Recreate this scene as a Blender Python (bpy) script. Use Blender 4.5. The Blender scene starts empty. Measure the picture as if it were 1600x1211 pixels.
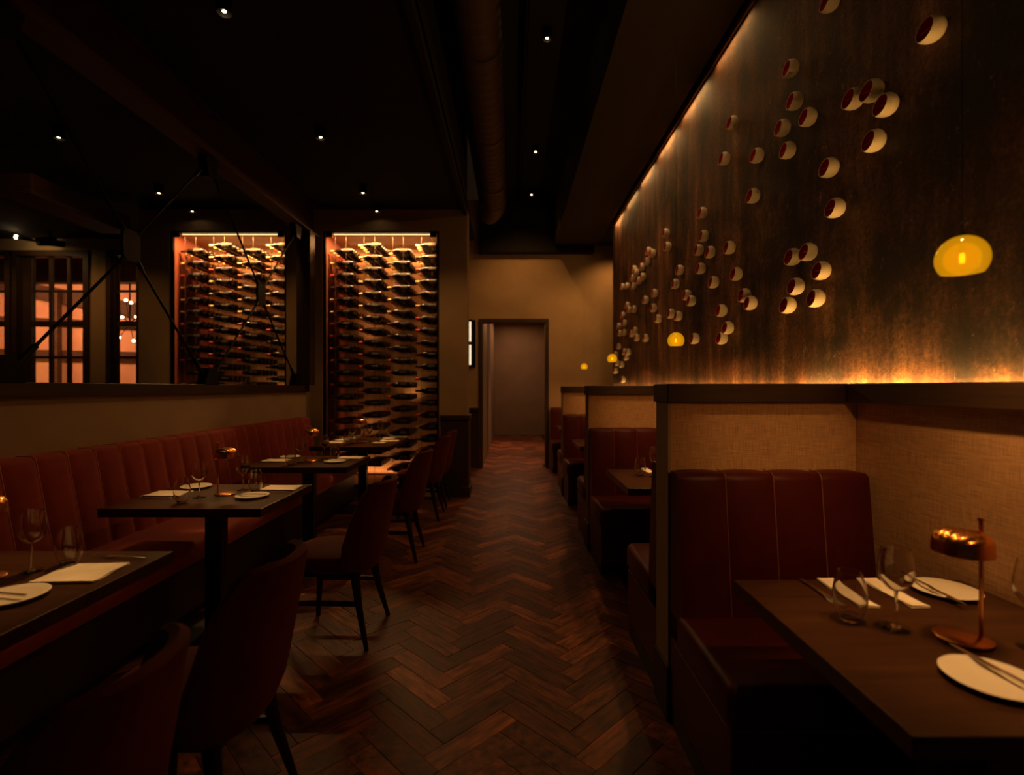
import bpy, bmesh, math, random
from mathutils import Vector, Matrix
random.seed(7)
PI = math.pi
SC = bpy.context.scene
COL = SC.collection

# ------------------------------------------------------------------ camera, world, lights, exposure
cam_d = bpy.data.cameras.new('camera')
cam = bpy.data.objects.new('camera', cam_d); COL.objects.link(cam)
cam.location = (0, 0, 1.35); cam.rotation_euler = (PI/2, 0, 0)
cam_d.lens = 18.0; cam_d.sensor_width = 36.0; cam_d.sensor_fit = 'HORIZONTAL'
cam_d.clip_start = 0.02; cam_d.clip_end = 100
cam_d.dof.use_dof = True; cam_d.dof.focus_distance = 2.6; cam_d.dof.aperture_fstop = 1.6
SC.camera = cam

world = bpy.data.worlds.new('world'); SC.world = world
world.use_nodes = True
bg = world.node_tree.nodes['Background']
bg.inputs['Color'].default_value = (1.0, 0.52, 0.25, 1); bg.inputs['Strength'].default_value = 0.008

SC.view_settings.view_transform = 'Standard'
SC.view_settings.look = 'None'
SC.view_settings.exposure = 0.0
SC.view_settings.gamma = 1.0
SC.view_settings.use_curve_mapping = False
SC.cycles.max_bounces = 8
SC.cycles.diffuse_bounces = 4
SC.cycles.glossy_bounces = 4
SC.cycles.transmission_bounces = 8
SC.cycles.transparent_max_bounces = 12
SC.cycles.sample_clamp_indirect = 2.0

WARM = (1.0, 0.44, 0.12)
def spot(name, loc, target, watts, deg, blend=0.6, color=WARM, radius=0.03):
    d = bpy.data.lights.new(name, 'SPOT'); d.energy = watts; d.color = color
    d.spot_size = math.radians(deg); d.spot_blend = blend; d.shadow_soft_size = radius
    o = bpy.data.objects.new(name, d); COL.objects.link(o); o.location = loc
    o.rotation_euler = (Vector(target)-Vector(loc)).to_track_quat('-Z', 'Y').to_euler()
    return o
def area(name, loc, rot, sx, sy, watts, color=WARM, spread=180):
    d = bpy.data.lights.new(name, 'AREA'); d.shape = 'RECTANGLE'; d.size = sx; d.size_y = sy
    d.energy = watts; d.color = color; d.spread = math.radians(spread)
    o = bpy.data.objects.new(name, d); COL.objects.link(o); o.location = loc; o.rotation_euler = rot
    return o
def point(name, loc, watts, color=WARM, radius=0.03):
    d = bpy.data.lights.new(name, 'POINT'); d.energy = watts; d.color = color; d.shadow_soft_size = radius
    o = bpy.data.objects.new(name, d); COL.objects.link(o); o.location = loc
    return o

ROW_A = [2.9, 4.36, 5.6, 6.18]           # y of the left ceiling lamps
AISLE = [2.3, 4.5, 6.67, 8.15]           # y of the lamps above the aisle
YC_L = 6.35
ZL = 3.45                                 # lamp mouths, left ceiling
ZA = 4.45                                 # lamp mouths over the aisle
# lamps of the left ceiling: aimed at the banquette tables
for y, ty, w in zip(ROW_A, (1.56, 2.87, 4.17, 5.65), (190, 170, 160, 170)):
    spot('table_spot', (-1.63, y, ZL-0.02), (-1.62, ty, 0.75), w, 17.5 if ty < 5 else 23, 0.45, (1, 0.50, 0.17), 0.09)
for y in ROW_A[:3]:
    spot('back_spot', (-3.86, y, ZL-0.02), (-3.9, y+0.3, 0.3), 10, 60, 0.9)
# added grazing wash, without fixtures, on the banquette back and the low wall
for k in range(6):
    y = 1.7+0.85*k
    spot('banquette_fill', (-0.95, y, 3.4), (-2.45, y, 1.22), (16, 18, 22, 26, 30, 34)[k], 25, 1.0, (1, 0.43, 0.15))
# added wash, no fixtures, on the cabinet wall and the window wall
for x, w in ((-4.5, 12), (-3.4, 9), (-2.55, 13), (-1.5, 9), (-0.75, 22)):
    spot('wall_wash', (x, 5.0, 3.42), (x, YC_L, 1.6), w, 62, 1.0)
for x in (-7.9, -6.7, -5.6):
    spot('wall_wash', (x, 6.7, 3.45), (x, 7.6, 2.4), 9, 90, 1.0)
# lamps above the aisle
for y, w in zip(AISLE[:3], (26, 38, 52)):
    spot('aisle_spot', (0.309, y, ZA-0.02), (0.20, y+0.2, 0), w*0.85, 62, 0.9, (1, 0.46, 0.17))
spot('end_spot', (0.309, 7.1, ZA-0.1), (0.1, 8.6, 2.4), 50, 75, 1.0)
spot('end_spot', (-0.2, 7.4, 3.9), (-0.3, 8.6, 1.6), 12, 70, 1.0)
# lamps over the gap beyond the mural
spot('gap_spot', (1.80, 7.9, 3.66), (1.62, 8.6, 2.0), 24, 110, 0.8)
spot('gap_spot', (1.3, 7.7, 3.62), (1.2, 8.6, 1.3), 9, 80, 1.0)
# the pendants' own bulbs, thrown down through the open domes, plus added booth fill
for k in range(4):
    yb = 1.24+2.165*k
    spot('pendant_glow', (1.09, yb, 1.655), (1.09, yb, 0), 12, 160, 0.15, (1, 0.45, 0.13), 0.02)
    spot('booth_fill', (1.16, yb+0.08, 3.66), (1.06, yb, 0.75), 140 if k < 2 else 60, 19, 0.7, (1, 0.53, 0.20), 0.07)  # added downlight with no fixture, brightens plates and table
    if k < 3: spot('partition_fill', (0.34, yb-0.35, 4.38), (1.05, yb+0.84, 1.20), 150, 13, 1.0, (1, 0.47, 0.14), 0.02)  # added narrow beam with no fixture, brightens the partition panel
# strip lamps of the mural: hidden on the ledge and in the gap of the soffit
for (y0, y1, w) in ((0.3, 2.6, 13.5), (2.6, 4.9, 2.7), (4.9, 7.35, 1.8)):
    area('ledge_strip', (1.437, (y0+y1)/2, 1.350), (PI, math.radians(14), 0), 0.018, y1-y0, w, (1, 0.50, 0.12))
for k in range(8):
    y0 = 1.6+0.72*k
    area('mural_strip', (1.425, y0+0.36, 3.66), (0, math.radians(10), 0), 0.02, 0.50, (0.08, 0.35, 1.0, 1.9, 2.2, 2.2, 2.0, 2.0)[k], (1, 0.52, 0.17))
# added wide wash, no lamps there, across the room onto the mural and its cups
for y, w in ((2.2, 7), (2.9, 10), (4.36, 17), (5.6, 30)):
    spot('mural_wash', (-0.2, y, 3.3), (1.46, y+0.4, 2.45), w, 88, 1.0, (1, 0.50, 0.18), 0.05)
# corridor and the room behind the windows
spot('corridor_spot', (0.1, 11.5, 3.15), (0.1, 11.6, 0), 190, 52, 1.0, (1, 0.46, 0.2))
spot('corridor_spot', (0.1, 9.6, 3.15), (0.1, 9.5, 0), 90, 50, 1.0, (1, 0.46, 0.2))
area('corridor_lamp', (0.1, 13.0, 3.1), (0, 0, 0), 0.5, 2.0, 16, (1.0, 0.52, 0.26))
area('corridor_lamp', (-0.30, 9.6, 3.0), (0, math.radians(-20), 0), 0.15, 0.8, 9, (1.0, 0.50, 0.22))
area('room_lamp', (-9.0, 9.0, 3.4), (math.radians(35), 0, 0), 3.5, 0.3, 95, (1.0, 0.42, 0.17))
point('room_lamp', (-10.1, 9.6, 1.2), 9, (1.0, 0.62, 0.15), 0.1)
spot('back_spot', (-3.9, 4.4, 3.40), (-4.9, 5.0, 3.34), 3, 40, 1.0)  # added beam that lights only the timber beam end
spot('track_spot', (-6.72, 7.18, 3.37), (-6.75, 7.6, 3.2), 3.0, 150, 1.0, (1, .6, .22))

# ------------------------------------------------------------------ materials
def mat(name, color, rough=0.6, metal=0.0, emis=None, estr=0.0, spec=0.5, sheen=0.0, **kw):
    m = bpy.data.materials.new(name); m.use_nodes = True
    b = m.node_tree.nodes['Principled BSDF']
    b.inputs['Base Color'].default_value = (*color, 1); b.inputs['Roughness'].default_value = rough
    b.inputs['Metallic'].default_value = metal; b.inputs['Specular IOR Level'].default_value = spec
    if emis:
        b.inputs['Emission Color'].default_value = (*emis, 1); b.inputs['Emission Strength'].default_value = estr
    if sheen:
        b.inputs['Sheen Weight'].default_value = sheen; b.inputs['Sheen Roughness'].default_value = 0.4
        b.inputs['Sheen Tint'].default_value = (1, 0.5, 0.35, 1)
    return m
class NT:
    def __init__(s, m): s.t = m.node_tree; s.b = s.t.nodes['Principled BSDF']
    def n(s, typ, **kw):
        nd = s.t.nodes.new(typ)
        for k, v in kw.items():
            if k.startswith('i_'): nd.inputs[k[2:].replace('_', ' ')].default_value = v
            else: setattr(nd, k, v)
        return nd
    def l(s, a, b): s.t.links.new(a, b)
    def coords(s, scale=(1, 1, 1), rnd=False):
        tc = s.n('ShaderNodeTexCoord'); mp = s.n('ShaderNodeMapping'); mp.inputs['Scale'].default_value = scale
        s.l(tc.outputs['Object'], mp.inputs['Vector'])
        return mp
    def ramp(s, fac, stops):
        r = s.n('ShaderNodeValToRGB'); e = r.color_ramp.elements
        while len(e) < len(stops): e.new(0.5)
        for q, (p, c) in zip(e, stops): q.position = p; q.color = (*c, 1)
        s.l(fac, r.inputs['Fac']); return r
    def mix(s, fac, a, b, mode='MIX'):
        m = s.n('ShaderNodeMix', data_type='RGBA', blend_type=mode)
        for sock, v in ((m.inputs[0], fac), (m.inputs[6], a), (m.inputs[7], b)):
            if hasattr(v, 'links'): s.l(v, sock)
            elif isinstance(v, tuple): sock.default_value = (*v, 1)
            else: sock.default_value = v
        return m.outputs[2]
    def noise(s, vec, scale, detail=4, rough=0.55):
        n = s.n('ShaderNodeTexNoise'); n.inputs['Scale'].default_value = scale
        n.inputs['Detail'].default_value = detail; n.inputs['Roughness'].default_value = rough
        s.l(vec, n.inputs['Vector']); return n.outputs['Fac']
    def bump(s, h, strength=0.3, dist=0.01):
        b = s.n('ShaderNodeBump'); b.inputs['Strength'].default_value = strength; b.inputs['Distance'].default_value = dist
        s.l(h, b.inputs['Height']); s.l(b.outputs['Normal'], s.b.inputs['Normal']); return b

def plaster(name, c):
    m = mat(name, c, 0.85); t = NT(m); mp = t.coords()
    f = t.noise(mp.outputs[0], 2.0, 5); r = t.ramp(f, [(0.3, tuple(x*0.85 for x in c)), (0.75, tuple(min(1, x*1.1) for x in c))])
    t.l(r.outputs[0], t.b.inputs['Base Color']); g = t.noise(mp.outputs[0], 60, 3); t.bump(g, 0.12, 0.004)
    return m
def linen(name, c):
    m = mat(name, c, 0.9); t = NT(m)
    a = t.noise(t.coords((14, 14, 420)).outputs[0], 1.0, 3, 0.6)
    b = t.noise(t.coords((420, 420, 14)).outputs[0], 1.0, 3, 0.6)
    mx = t.n('ShaderNodeMath', operation='ADD'); t.l(a, mx.inputs[0]); t.l(b, mx.inputs[1])
    ml = t.n('ShaderNodeMath', operation='MULTIPLY'); t.l(mx.outputs[0], ml.inputs[0]); ml.inputs[1].default_value = 0.5
    r = t.ramp(ml.outputs[0], [(0.34, tuple(x*0.55 for x in c)), (0.5, c), (0.66, tuple(min(1, x*1.35) for x in c))])
    t.l(r.outputs[0], t.b.inputs['Base Color']); t.bump(ml.outputs[0], 0.35, 0.003)
    return m
def wood(name, c0, c1, scale=(3, 40, 40), rough=0.45, spec=0.5):
    m = mat(name, c0, rough, spec=spec); t = NT(m); mp = t.coords(scale)
    f = t.noise(mp.outputs[0], 1.0, 6, 0.6); r = t.ramp(f, [(0.3, c0), (0.7, c1)])
    t.l(r.outputs[0], t.b.inputs['Base Color']); t.bump(f, 0.12, 0.003)
    return m
def velvet(name, c, rough=0.75, sheen=0.5):
    m = mat(name, c, rough, spec=0.25, sheen=sheen); t = NT(m); mp = t.coords()
    f = t.noise(mp.outputs[0], 7, 4); r = t.ramp(f, [(0.3, tuple(x*0.8 for x in c)), (0.75, tuple(x*1.15 for x in c))])
    t.l(r.outputs[0], t.b.inputs['Base Color']); g = t.noise(mp.outputs[0], 350, 2); t.bump(g, 0.1, 0.001)
    return m
def plank_mat(name, single):
    m = mat(name, (0.12, 0.05, 0.025), 0.42, spec=0.3); t = NT(m)
    if single:
        oi = t.n('ShaderNodeObjectInfo'); rnd = oi.outputs['Random']; mp = t.coords((7, 38, 38))
    else:
        g = t.n('ShaderNodeNewGeometry'); rnd = g.outputs['Random Per Island']; mp = t.coords((22, 22, 22))
    add = t.n('ShaderNodeVectorMath', operation='ADD'); cx = t.n('ShaderNodeCombineXYZ')
    mu = t.n('ShaderNodeMath', operation='MULTIPLY'); mu.inputs[1].default_value = 57.0
    t.l(rnd, mu.inputs[0]); t.l(mu.outputs[0], cx.inputs[2]); t.l(mp.outputs[0], add.inputs[0]); t.l(cx.outputs[0], add.inputs[1])
    f = t.noise(add.outputs[0], 1.0, 6, 0.65)
    base = t.ramp(rnd, [(0.0, (0.095, 0.030, 0.012)), (0.45, (0.16, 0.050, 0.020)), (0.8, (0.25, 0.078, 0.030)), (1.0, (0.40, 0.13, 0.050))])
    grain = t.ramp(f, [(0.34, (0.22, 0.20, 0.20)), (0.5, (0.8, 0.8, 0.8)), (0.68, (1.6, 1.5, 1.4))])
    c = t.mix(1.0, base.outputs[0], grain.outputs[0], 'MULTIPLY')
    t.l(c, t.b.inputs['Base Color']); t.bump(f, 0.35, 0.004)
    rr = t.n('ShaderNodeMapRange'); rr.inputs['To Min'].default_value = 0.32; rr.inputs['To Max'].default_value = 0.62
    t.l(f, rr.inputs['Value']); t.l(rr.outputs[0], t.b.inputs['Roughness'])
    return m
def mural_mat():
    m = mat('mural_patina', (0.12, 0.06, 0.03), 0.68, spec=0.3); t = NT(m)
    streak = t.noise(t.coords((7, 7, 0.7)).outputs[0], 1.0, 8, 0.68)
    blot = t.noise(t.coords((1, 1.0, 0.75)).outputs[0], 1.9, 8, 0.68)
    big = t.noise(t.coords((1, 1.0, 0.5)).outputs[0], 0.9, 4, 0.6)
    fine = t.noise(t.coords((1, 1, 1)).outputs[0], 48, 8, 0.8)
    speck = t.noise(t.coords((1, 1, 0.7)).outputs[0], 17, 12, 0.85)
    s1 = t.ramp(streak, [(0.32, (0.050, 0.022, 0.010)), (0.46, (0.13, 0.058, 0.026)), (0.56, (0.20, 0.100, 0.048)), (0.68, (0.36, 0.195, 0.085))])
    dk = t.ramp(blot, [(0.40, (0.22, 0.21, 0.20)), (0.48, (0.66, 0.60, 0.56)), (0.60, (1.1, 1.0, 0.95)), (0.70, (1.6, 1.5, 1.3))])
    c = t.mix(1.0, s1.outputs[0], dk.outputs[0], 'MULTIPLY')
    bg_ = t.ramp(big, [(0.38, (0.55, 0.5, 0.5)), (0.6, (1.15, 1.1, 1.0))])
    c = t.mix(1.0, c, bg_.outputs[0], 'MULTIPLY')
    fl = t.ramp(fine, [(0.38, (0.35, 0.33, 0.32)), (0.5, (0.95, 0.95, 0.95)), (0.62, (1.7, 1.6, 1.5))])
    c = t.mix(0.85, c, fl.outputs[0], 'MULTIPLY')
    sp = t.ramp(speck, [(0.585, (0, 0, 0)), (0.66, (0.9, 0.9, 0.9))])
    c = t.mix(sp.outputs[0], c, (0.40, 0.215, 0.095))
    t.l(c, t.b.inputs['Base Color']); t.bump(fine, 0.5, 0.006)
    return m
def glass_mat(name, color=(1, 1, 1), rough=0.0, ior=1.45):
    m = bpy.data.materials.new(name); m.use_nodes = True; nt = m.node_tree; nt.nodes.clear()
    g = nt.nodes.new('ShaderNodeBsdfGlass'); g.inputs['Color'].default_value = (*color, 1)
    g.inputs['Roughness'].default_value = rough; g.inputs['IOR'].default_value = ior
    o = nt.nodes.new('ShaderNodeOutputMaterial'); nt.links.new(g.outputs[0], o.inputs[0]); return m
def pane_mat(name):
    m = bpy.data.materials.new(name); m.use_nodes = True; nt = m.node_tree; nt.nodes.clear()
    tr = nt.nodes.new('ShaderNodeBsdfTransparent'); tr.inputs[0].default_value = (0.93, 0.93, 0.92, 1)
    gl = nt.nodes.new('ShaderNodeBsdfGlossy'); gl.inputs['Roughness'].default_value = 0.02
    fr = nt.nodes.new('ShaderNodeFresnel'); fr.inputs[0].default_value = 1.35
    mx = nt.nodes.new('ShaderNodeMixShader'); o = nt.nodes.new('ShaderNodeOutputMaterial')
    nt.links.new(fr.outputs[0], mx.inputs[0]); nt.links.new(tr.outputs[0], mx.inputs[1]); nt.links.new(gl.outputs[0], mx.inputs[2])
    nt.links.new(mx.outputs[0], o.inputs[0]); return m
def amber_mat():
    m = bpy.data.materials.new('amber_glass'); m.use_nodes = True; nt = m.node_tree; nt.nodes.clear()
    tr = nt.nodes.new('ShaderNodeBsdfTransparent'); tr.inputs[0].default_value = (1.0, 0.62, 0.10, 1)
    em = nt.nodes.new('ShaderNodeEmission'); em.inputs[0].default_value = (1.0, 0.40, 0.003, 1); em.inputs[1].default_value = 0.85
    gl = nt.nodes.new('ShaderNodeBsdfGlossy'); gl.inputs['Roughness'].default_value = 0.03
    fr = nt.nodes.new('ShaderNodeFresnel'); fr.inputs[0].default_value = 1.45
    ad = nt.nodes.new('ShaderNodeAddShader'); mx = nt.nodes.new('ShaderNodeMixShader'); o = nt.nodes.new('ShaderNodeOutputMaterial')
    d = nt.nodes.new('ShaderNodeMixShader'); d.inputs[0].default_value = 0.7
    nt.links.new(tr.outputs[0], d.inputs[1]); nt.links.new(em.outputs[0], d.inputs[2])
    nt.links.new(fr.outputs[0], mx.inputs[0]); nt.links.new(d.outputs[0], mx.inputs[1]); nt.links.new(gl.outputs[0], mx.inputs[2])
    nt.links.new(mx.outputs[0], o.inputs[0]); return m

M = {}
M['plaster'] = plaster('warm_plaster', (0.60, 0.42, 0.24))
M['plaster_dim'] = plaster('dimmed_plaster', (0.42, 0.30, 0.18))  # same plaster as the end wall, dimmer light put into its colour
M['linen'] = linen('grasscloth', (0.60, 0.36, 0.18))
M['ceiling'] = mat('black_ceiling', (0.012, 0.009, 0.008), 0.9)
M['soffit'] = mat('dark_brown_soffit', (0.028, 0.017, 0.008), 0.85)
M['black'] = mat('black_metal', (0.006, 0.005, 0.0045), 0.5, spec=0.15)
M['black_wood'] = mat('black_lacquered_wood', (0.010, 0.007, 0.006), 0.4)
M['dark_trim'] = wood('dark_stained_trim', (0.030, 0.015, 0.008), (0.055, 0.028, 0.014), (3, 3, 60), 0.5)
M['table'] = wood('walnut_table_top', (0.034, 0.012, 0.004), (0.072, 0.026, 0.008), (3, 45, 45), 0.28)
M['table_edge'] = mat('table_base_black', (0.012, 0.008, 0.006), 0.5)
M['booth'] = velvet('crimson_booth_upholstery', (0.075, 0.006, 0.005), 0.45, 0.1)
M['banq'] = velvet('rust_velvet', (0.34, 0.048, 0.030), 0.8, 0.45)
M['chair'] = velvet('dark_rust_velvet', (0.12, 0.013, 0.008), 0.8, 0.04)
M['piping'] = mat('rust_piping', (0.66, 0.30, 0.20), 0.6)
M['piping_dark'] = mat('dark_rust_piping', (0.24, 0.10, 0.055), 0.6)
M['booth_base'] = mat('dark_red_base', (0.035, 0.010, 0.007), 0.5)
M['beam'] = mat('dark_red_steel', (0.07, 0.018, 0.012), 0.6)
M['duct'] = mat('painted_spiral_duct', (0.075, 0.045, 0.024), 0.5)
M['mural'] = mural_mat()
M['cup'] = mat('cream_ceramic', (0.78, 0.66, 0.50), 0.45)
M['cup_in'] = mat('copper_red_glaze', (0.75, 0.085, 0.025), 0.35, 0.1)
M['copper'] = mat('brushed_copper', (0.80, 0.34, 0.10), 0.27, 1.0)
M['plate'] = mat('cream_china', (0.88, 0.80, 0.62), 0.3)
M['napkin'] = velvet('cream_napkin_cloth', (0.90, 0.80, 0.60), 0.9, 0.0)
M['steel'] = mat('steel_cutlery', (0.62, 0.58, 0.52), 0.25, 1.0)
M['glass'] = glass_mat('clear_glass', ior=1.52)
M['pane'] = pane_mat('window_pane')
M['bottle'] = mat('dark_wine_bottle', (0.010, 0.006, 0.005), 0.22, spec=0.7)
M['cap_gold'] = mat('gold_capsule', (0.98, 0.66, 0.25), 0.40, 0.35)
M['cap_red'] = mat('red_capsule', (0.85, 0.07, 0.03), 0.38, 0.3)
M['cap_dark'] = mat('dark_capsule', (0.10, 0.03, 0.02), 0.3, 0.5)
M['label'] = mat('bottle_label', (0.055, 0.040, 0.026), 0.7)
M['cab_back'] = wood('cabinet_back_board', (0.30, 0.14, 0.06), (0.42, 0.21, 0.09), (30, 30, 1), 0.6)
M['cab_side'] = mat('cabinet_side_red', (0.22, 0.045, 0.02), 0.6)
M['rod'] = mat('brass_rod', (0.45, 0.28, 0.13), 0.4, 0.7)
M['dark_rod'] = mat('bronze_rod', (0.05, 0.03, 0.016), 0.5, 0.3)
M['strip'] = mat('lit_strip', (1, 0.8, 0.5), 0.5, emis=(1.0, 0.62, 0.28), estr=2.2)
M['lamp'] = mat('lamp_mouth', (1, 0.8, 0.5), 0.5, emis=(1.0, 0.68, 0.34), estr=30.0)
M['led'] = mat('sconce_tube', (1, 0.9, 0.7), 0.5, emis=(1.0, 0.78, 0.5), estr=1.2)
M['bulb'] = mat('pendant_bulb', (1, 0.9, 0.6), 0.5, emis=(1.0, 0.72, 0.25), estr=25.0)
M['amber'] = amber_mat()
M['salmon'] = plaster('salmon_plaster', (0.80, 0.44, 0.30))
M['timber'] = wood('dark_timber', (0.05, 0.022, 0.011), (0.12, 0.052, 0.026), (4, 4, 40), 0.7)
M['win_frame'] = wood('window_frame_wood', (0.045, 0.022, 0.012), (0.075, 0.038, 0.02), (4, 4, 30), 0.55)
M['corridor'] = plaster('corridor_grey', (0.28, 0.185, 0.11))
M['base_floor'] = mat('dark_subfloor', (0.03, 0.014, 0.008), 0.7)
M['plank'] = plank_mat('herringbone_plank', True)
M['planks'] = plank_mat('herringbone_planks_far', False)

# ------------------------------------------------------------------ mesh helpers
class MB:
    def __init__(s): s.bm = bmesh.new()
    def box(s, x0, x1, y0, y1, z0, z1, r=0.0, seg=2, mx=None):
        v = [s.bm.verts.new(p) for p in ((x0,y0,z0),(x1,y0,z0),(x1,y1,z0),(x0,y1,z0),(x0,y0,z1),(x1,y0,z1),(x1,y1,z1),(x0,y1,z1))]
        fs = [s.bm.faces.new([v[i] for i in q]) for q in ((3,2,1,0),(4,5,6,7),(0,1,5,4),(1,2,6,5),(2,3,7,6),(3,0,4,7))]
        vs = v
        if r > 0:
            es = list({e for f in fs for e in f.edges})
            res = bmesh.ops.bevel(s.bm, geom=es, offset=r, segments=seg, profile=0.5, affect='EDGES')
            vs = list({q for f in res['faces'] for q in f.verts} | {q for q in v if q.is_valid})
        if mx is not None: bmesh.ops.transform(s.bm, matrix=mx, verts=[q for q in vs if q.is_valid])
        return s
    def lathe(s, prof, n=24, mx=None, close=False):
        rings = []
        for (r, z) in prof:
            if r < 1e-6: rings.append([s.bm.verts.new((0, 0, z))])
            else: rings.append([s.bm.verts.new((r*math.cos(2*PI*k/n), r*math.sin(2*PI*k/n), z)) for k in range(n)])
        pairs = list(zip(rings, rings[1:]))
        if close: pairs.append((rings[-1], rings[0]))
        for a, b in pairs:
            for k in range(n):
                j = (k+1) % n
                if len(a) == 1 and len(b) == 1: continue
                if len(a) == 1: s.bm.faces.new((a[0], b[k], b[j]))
                elif len(b) == 1: s.bm.faces.new((a[k], b[0], a[j]))
                else: s.bm.faces.new((a[k], b[k], b[j], a[j]))
        if mx is not None: bmesh.ops.transform(s.bm, matrix=mx, verts=[q for r in rings for q in r])
        return s
    def tube(s, pts, r, n=10, r1=None, caps=True):
        pts = [Vector(p) for p in pts]; rings = []
        N = len(pts)
        up = None
        for i, p in enumerate(pts):
            d = (pts[min(i+1, N-1)]-pts[max(i-1, 0)]).normalized()
            if up is None:
                up = Vector((0, 0, 1)) if abs(d.z) < 0.9 else Vector((1, 0, 0))
            a = d.cross(up).normalized(); b = a.cross(d).normalized(); up = b
            rr = r if r1 is None else r+(r1-r)*i/(N-1)
            rings.append([s.bm.verts.new(p+rr*(math.cos(2*PI*k/n)*a+math.sin(2*PI*k/n)*b)) for k in range(n)])
        for A, B in zip(rings, rings[1:]):
            for k in range(n): s.bm.faces.new((A[k], A[(k+1) % n], B[(k+1) % n], B[k]))
        if caps: s.bm.faces.new(rings[0][::-1]); s.bm.faces.new(rings[-1])
        return s
    def grid(s, rows, closed_u=False):
        V = [[s.bm.verts.new(p) for p in r] for r in rows]
        for a, b in zip(V, V[1:]):
            m = len(a)
            for k in range(m if closed_u else m-1):
                s.bm.faces.new((a[k], a[(k+1) % m], b[(k+1) % m], b[k]))
        return V
    def prism(s, pts, z0, z1, mx=None):
        a = [s.bm.verts.new((x, y, z0)) for x, y in pts]; b = [s.bm.verts.new((x, y, z1)) for x, y in pts]
        n = len(pts); s.bm.faces.new(a[::-1]); s.bm.faces.new(b)
        for k in range(n): s.bm.faces.new((a[k], a[(k+1) % n], b[(k+1) % n], b[k]))
        if mx is not None: bmesh.ops.transform(s.bm, matrix=mx, verts=a+b)
        return s
    def mesh(s, name, m=None, smooth=False, fixn=True):
        if fixn: bmesh.ops.recalc_face_normals(s.bm, faces=s.bm.faces[:])
        me = bpy.data.meshes.new(name); s.bm.to_mesh(me); s.bm.free()
        if smooth:
            for p in me.polygons: p.use_smooth = True
            try: me.set_sharp_from_angle(angle=math.radians(40))
            except Exception: pass
        if m: me.materials.append(M[m])
        return me
    def build(s, name, m, parent=None, smooth=False, loc=None):
        return link(name, s.mesh(name, m, smooth), parent, loc)
def link(name, me, parent=None, loc=None):
    o = bpy.data.objects.new(name, me); COL.objects.link(o)
    if parent: o.parent = parent
    if loc: o.location = loc
    return o
def tag(o, label=None, cat=None, group=None, kind=None):
    if label: o['label'] = label
    if cat: o['category'] = cat
    if group: o['group'] = group
    if kind: o['kind'] = kind
    return o
def thing(name, label, cat, loc=(0, 0, 0), rz=0, group=None):
    o = bpy.data.objects.new(name, None); COL.objects.link(o); o.location = loc; o.rotation_euler = (0, 0, rz)
    o.empty_display_size = 0.1
    return tag(o, label, cat, group)
def copy_tree(o, loc=None, rz=None, label=None, group=None, parent=None):
    c = o.copy(); COL.objects.link(c)
    if parent: c.parent = parent
    for ch in o.children: copy_tree(ch, parent=c)
    if loc is not None: c.location = loc
    if rz is not None: c.rotation_euler = (0, 0, rz)
    if label: c['label'] = label
    if group: c['group'] = group
    return c
def struct(name, mb, m, parent=None, smooth=False):
    o = mb.build(name, m, parent, smooth)
    if not parent: o['kind'] = 'structure'
    return o
def rotm(ax, deg, loc=(0, 0, 0)):
    return Matrix.Translation(loc) @ Matrix.Rotation(math.radians(deg), 4, ax)
ORD = ['topmost', 'second from the top', 'third from the top', 'fourth from the top', 'fifth from the top', 'sixth from the top',
       'seventh from the top', 'eighth from the top', 'ninth from the top', 'tenth from the top']
NTH = ['first', 'second', 'third', 'fourth', 'fifth', 'sixth', 'seventh', 'eighth', 'ninth', 'tenth', 'eleventh', 'twelfth', 'thirteenth',
       'fourteenth', 'fifteenth', 'sixteenth', 'seventeenth', 'eighteenth', 'nineteenth', 'twentieth', 'twenty-first']

# ------------------------------------------------------------------ room shell
YB = 8.6
floor = struct('floor', MB().box(-12.5, 3.2, -0.8, 15, -0.06, -0.012), 'base_floor')
struct('ceiling', MB().box(-9.2, -0.556, -0.8, 7.7, 3.56, 3.62), 'ceiling')
struct('ceiling_aisle', MB().box(-0.556, 3.2, -0.8, 8.75, 4.5, 4.56), 'ceiling')
struct('trim_1', MB().box(-0.60, -0.556, -0.8, 6.35, 3.48, 4.5), 'ceiling')            # drop where the left ceiling ends
struct('trim_2', MB().box(0.70, 1.41, -0.8, YB-0.15, 3.70, 4.5), 'soffit')             # lowered soffit over the booths
struct('trim_3', MB().box(-0.556, 1.36, YB-0.15, YB, 3.585, 4.5), 'ceiling')          # bulkhead across the end
struct('trim_4', MB().box(1.43, 3.2, 7.40, YB, 3.73, 4.5), 'ceiling')
# end wall with a doorway
wb = MB()
wb.box(-4.6, -0.553, YB, YB+0.14, 0, 4.5); wb.box(0.615, 3.2, YB, YB+0.14, 0, 4.5); wb.box(-0.553, 0.615, YB, YB+0.14, 2.50, 4.5)
wall_back = struct('wall_back', wb, 'plaster')
d1 = struct('door_1', MB().box(-0.553, -0.495, YB-0.03, YB+0.17, 0, 2.50).box(0.557, 0.615, YB-0.03, YB+0.17, 0, 2.50).box(-0.553, 0.615, YB-0.031, YB+0.171, 2.44, 2.50), 'win_frame')
struct('baseboard_back', MB().box(-0.95, -0.553, YB-0.035, YB, 0, 0.99, 0.004).box(-0.95, -0.553, YB-0.05, YB-0.0355, 0.955, 1.01, 0.004), 'dark_trim')
# corridor beyond
struct('wall_corridor_left', MB().box(-0.60, -0.50, YB+0.17, 14.6, 0, 3.2), 'corridor')
struct('wall_corridor_right', MB().box(0.95, 1.05, YB+0.17, 14.6, 0, 3.2), 'corridor')
struct('wall_corridor_end', MB().box(-0.6, 1.05, 14.5, 14.6, 0, 3.2), 'corridor')
struct('ceiling_corridor', MB().box(-0.6, 1.05, YB+0.14, 14.6, 3.2, 3.25), 'corridor')
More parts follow.
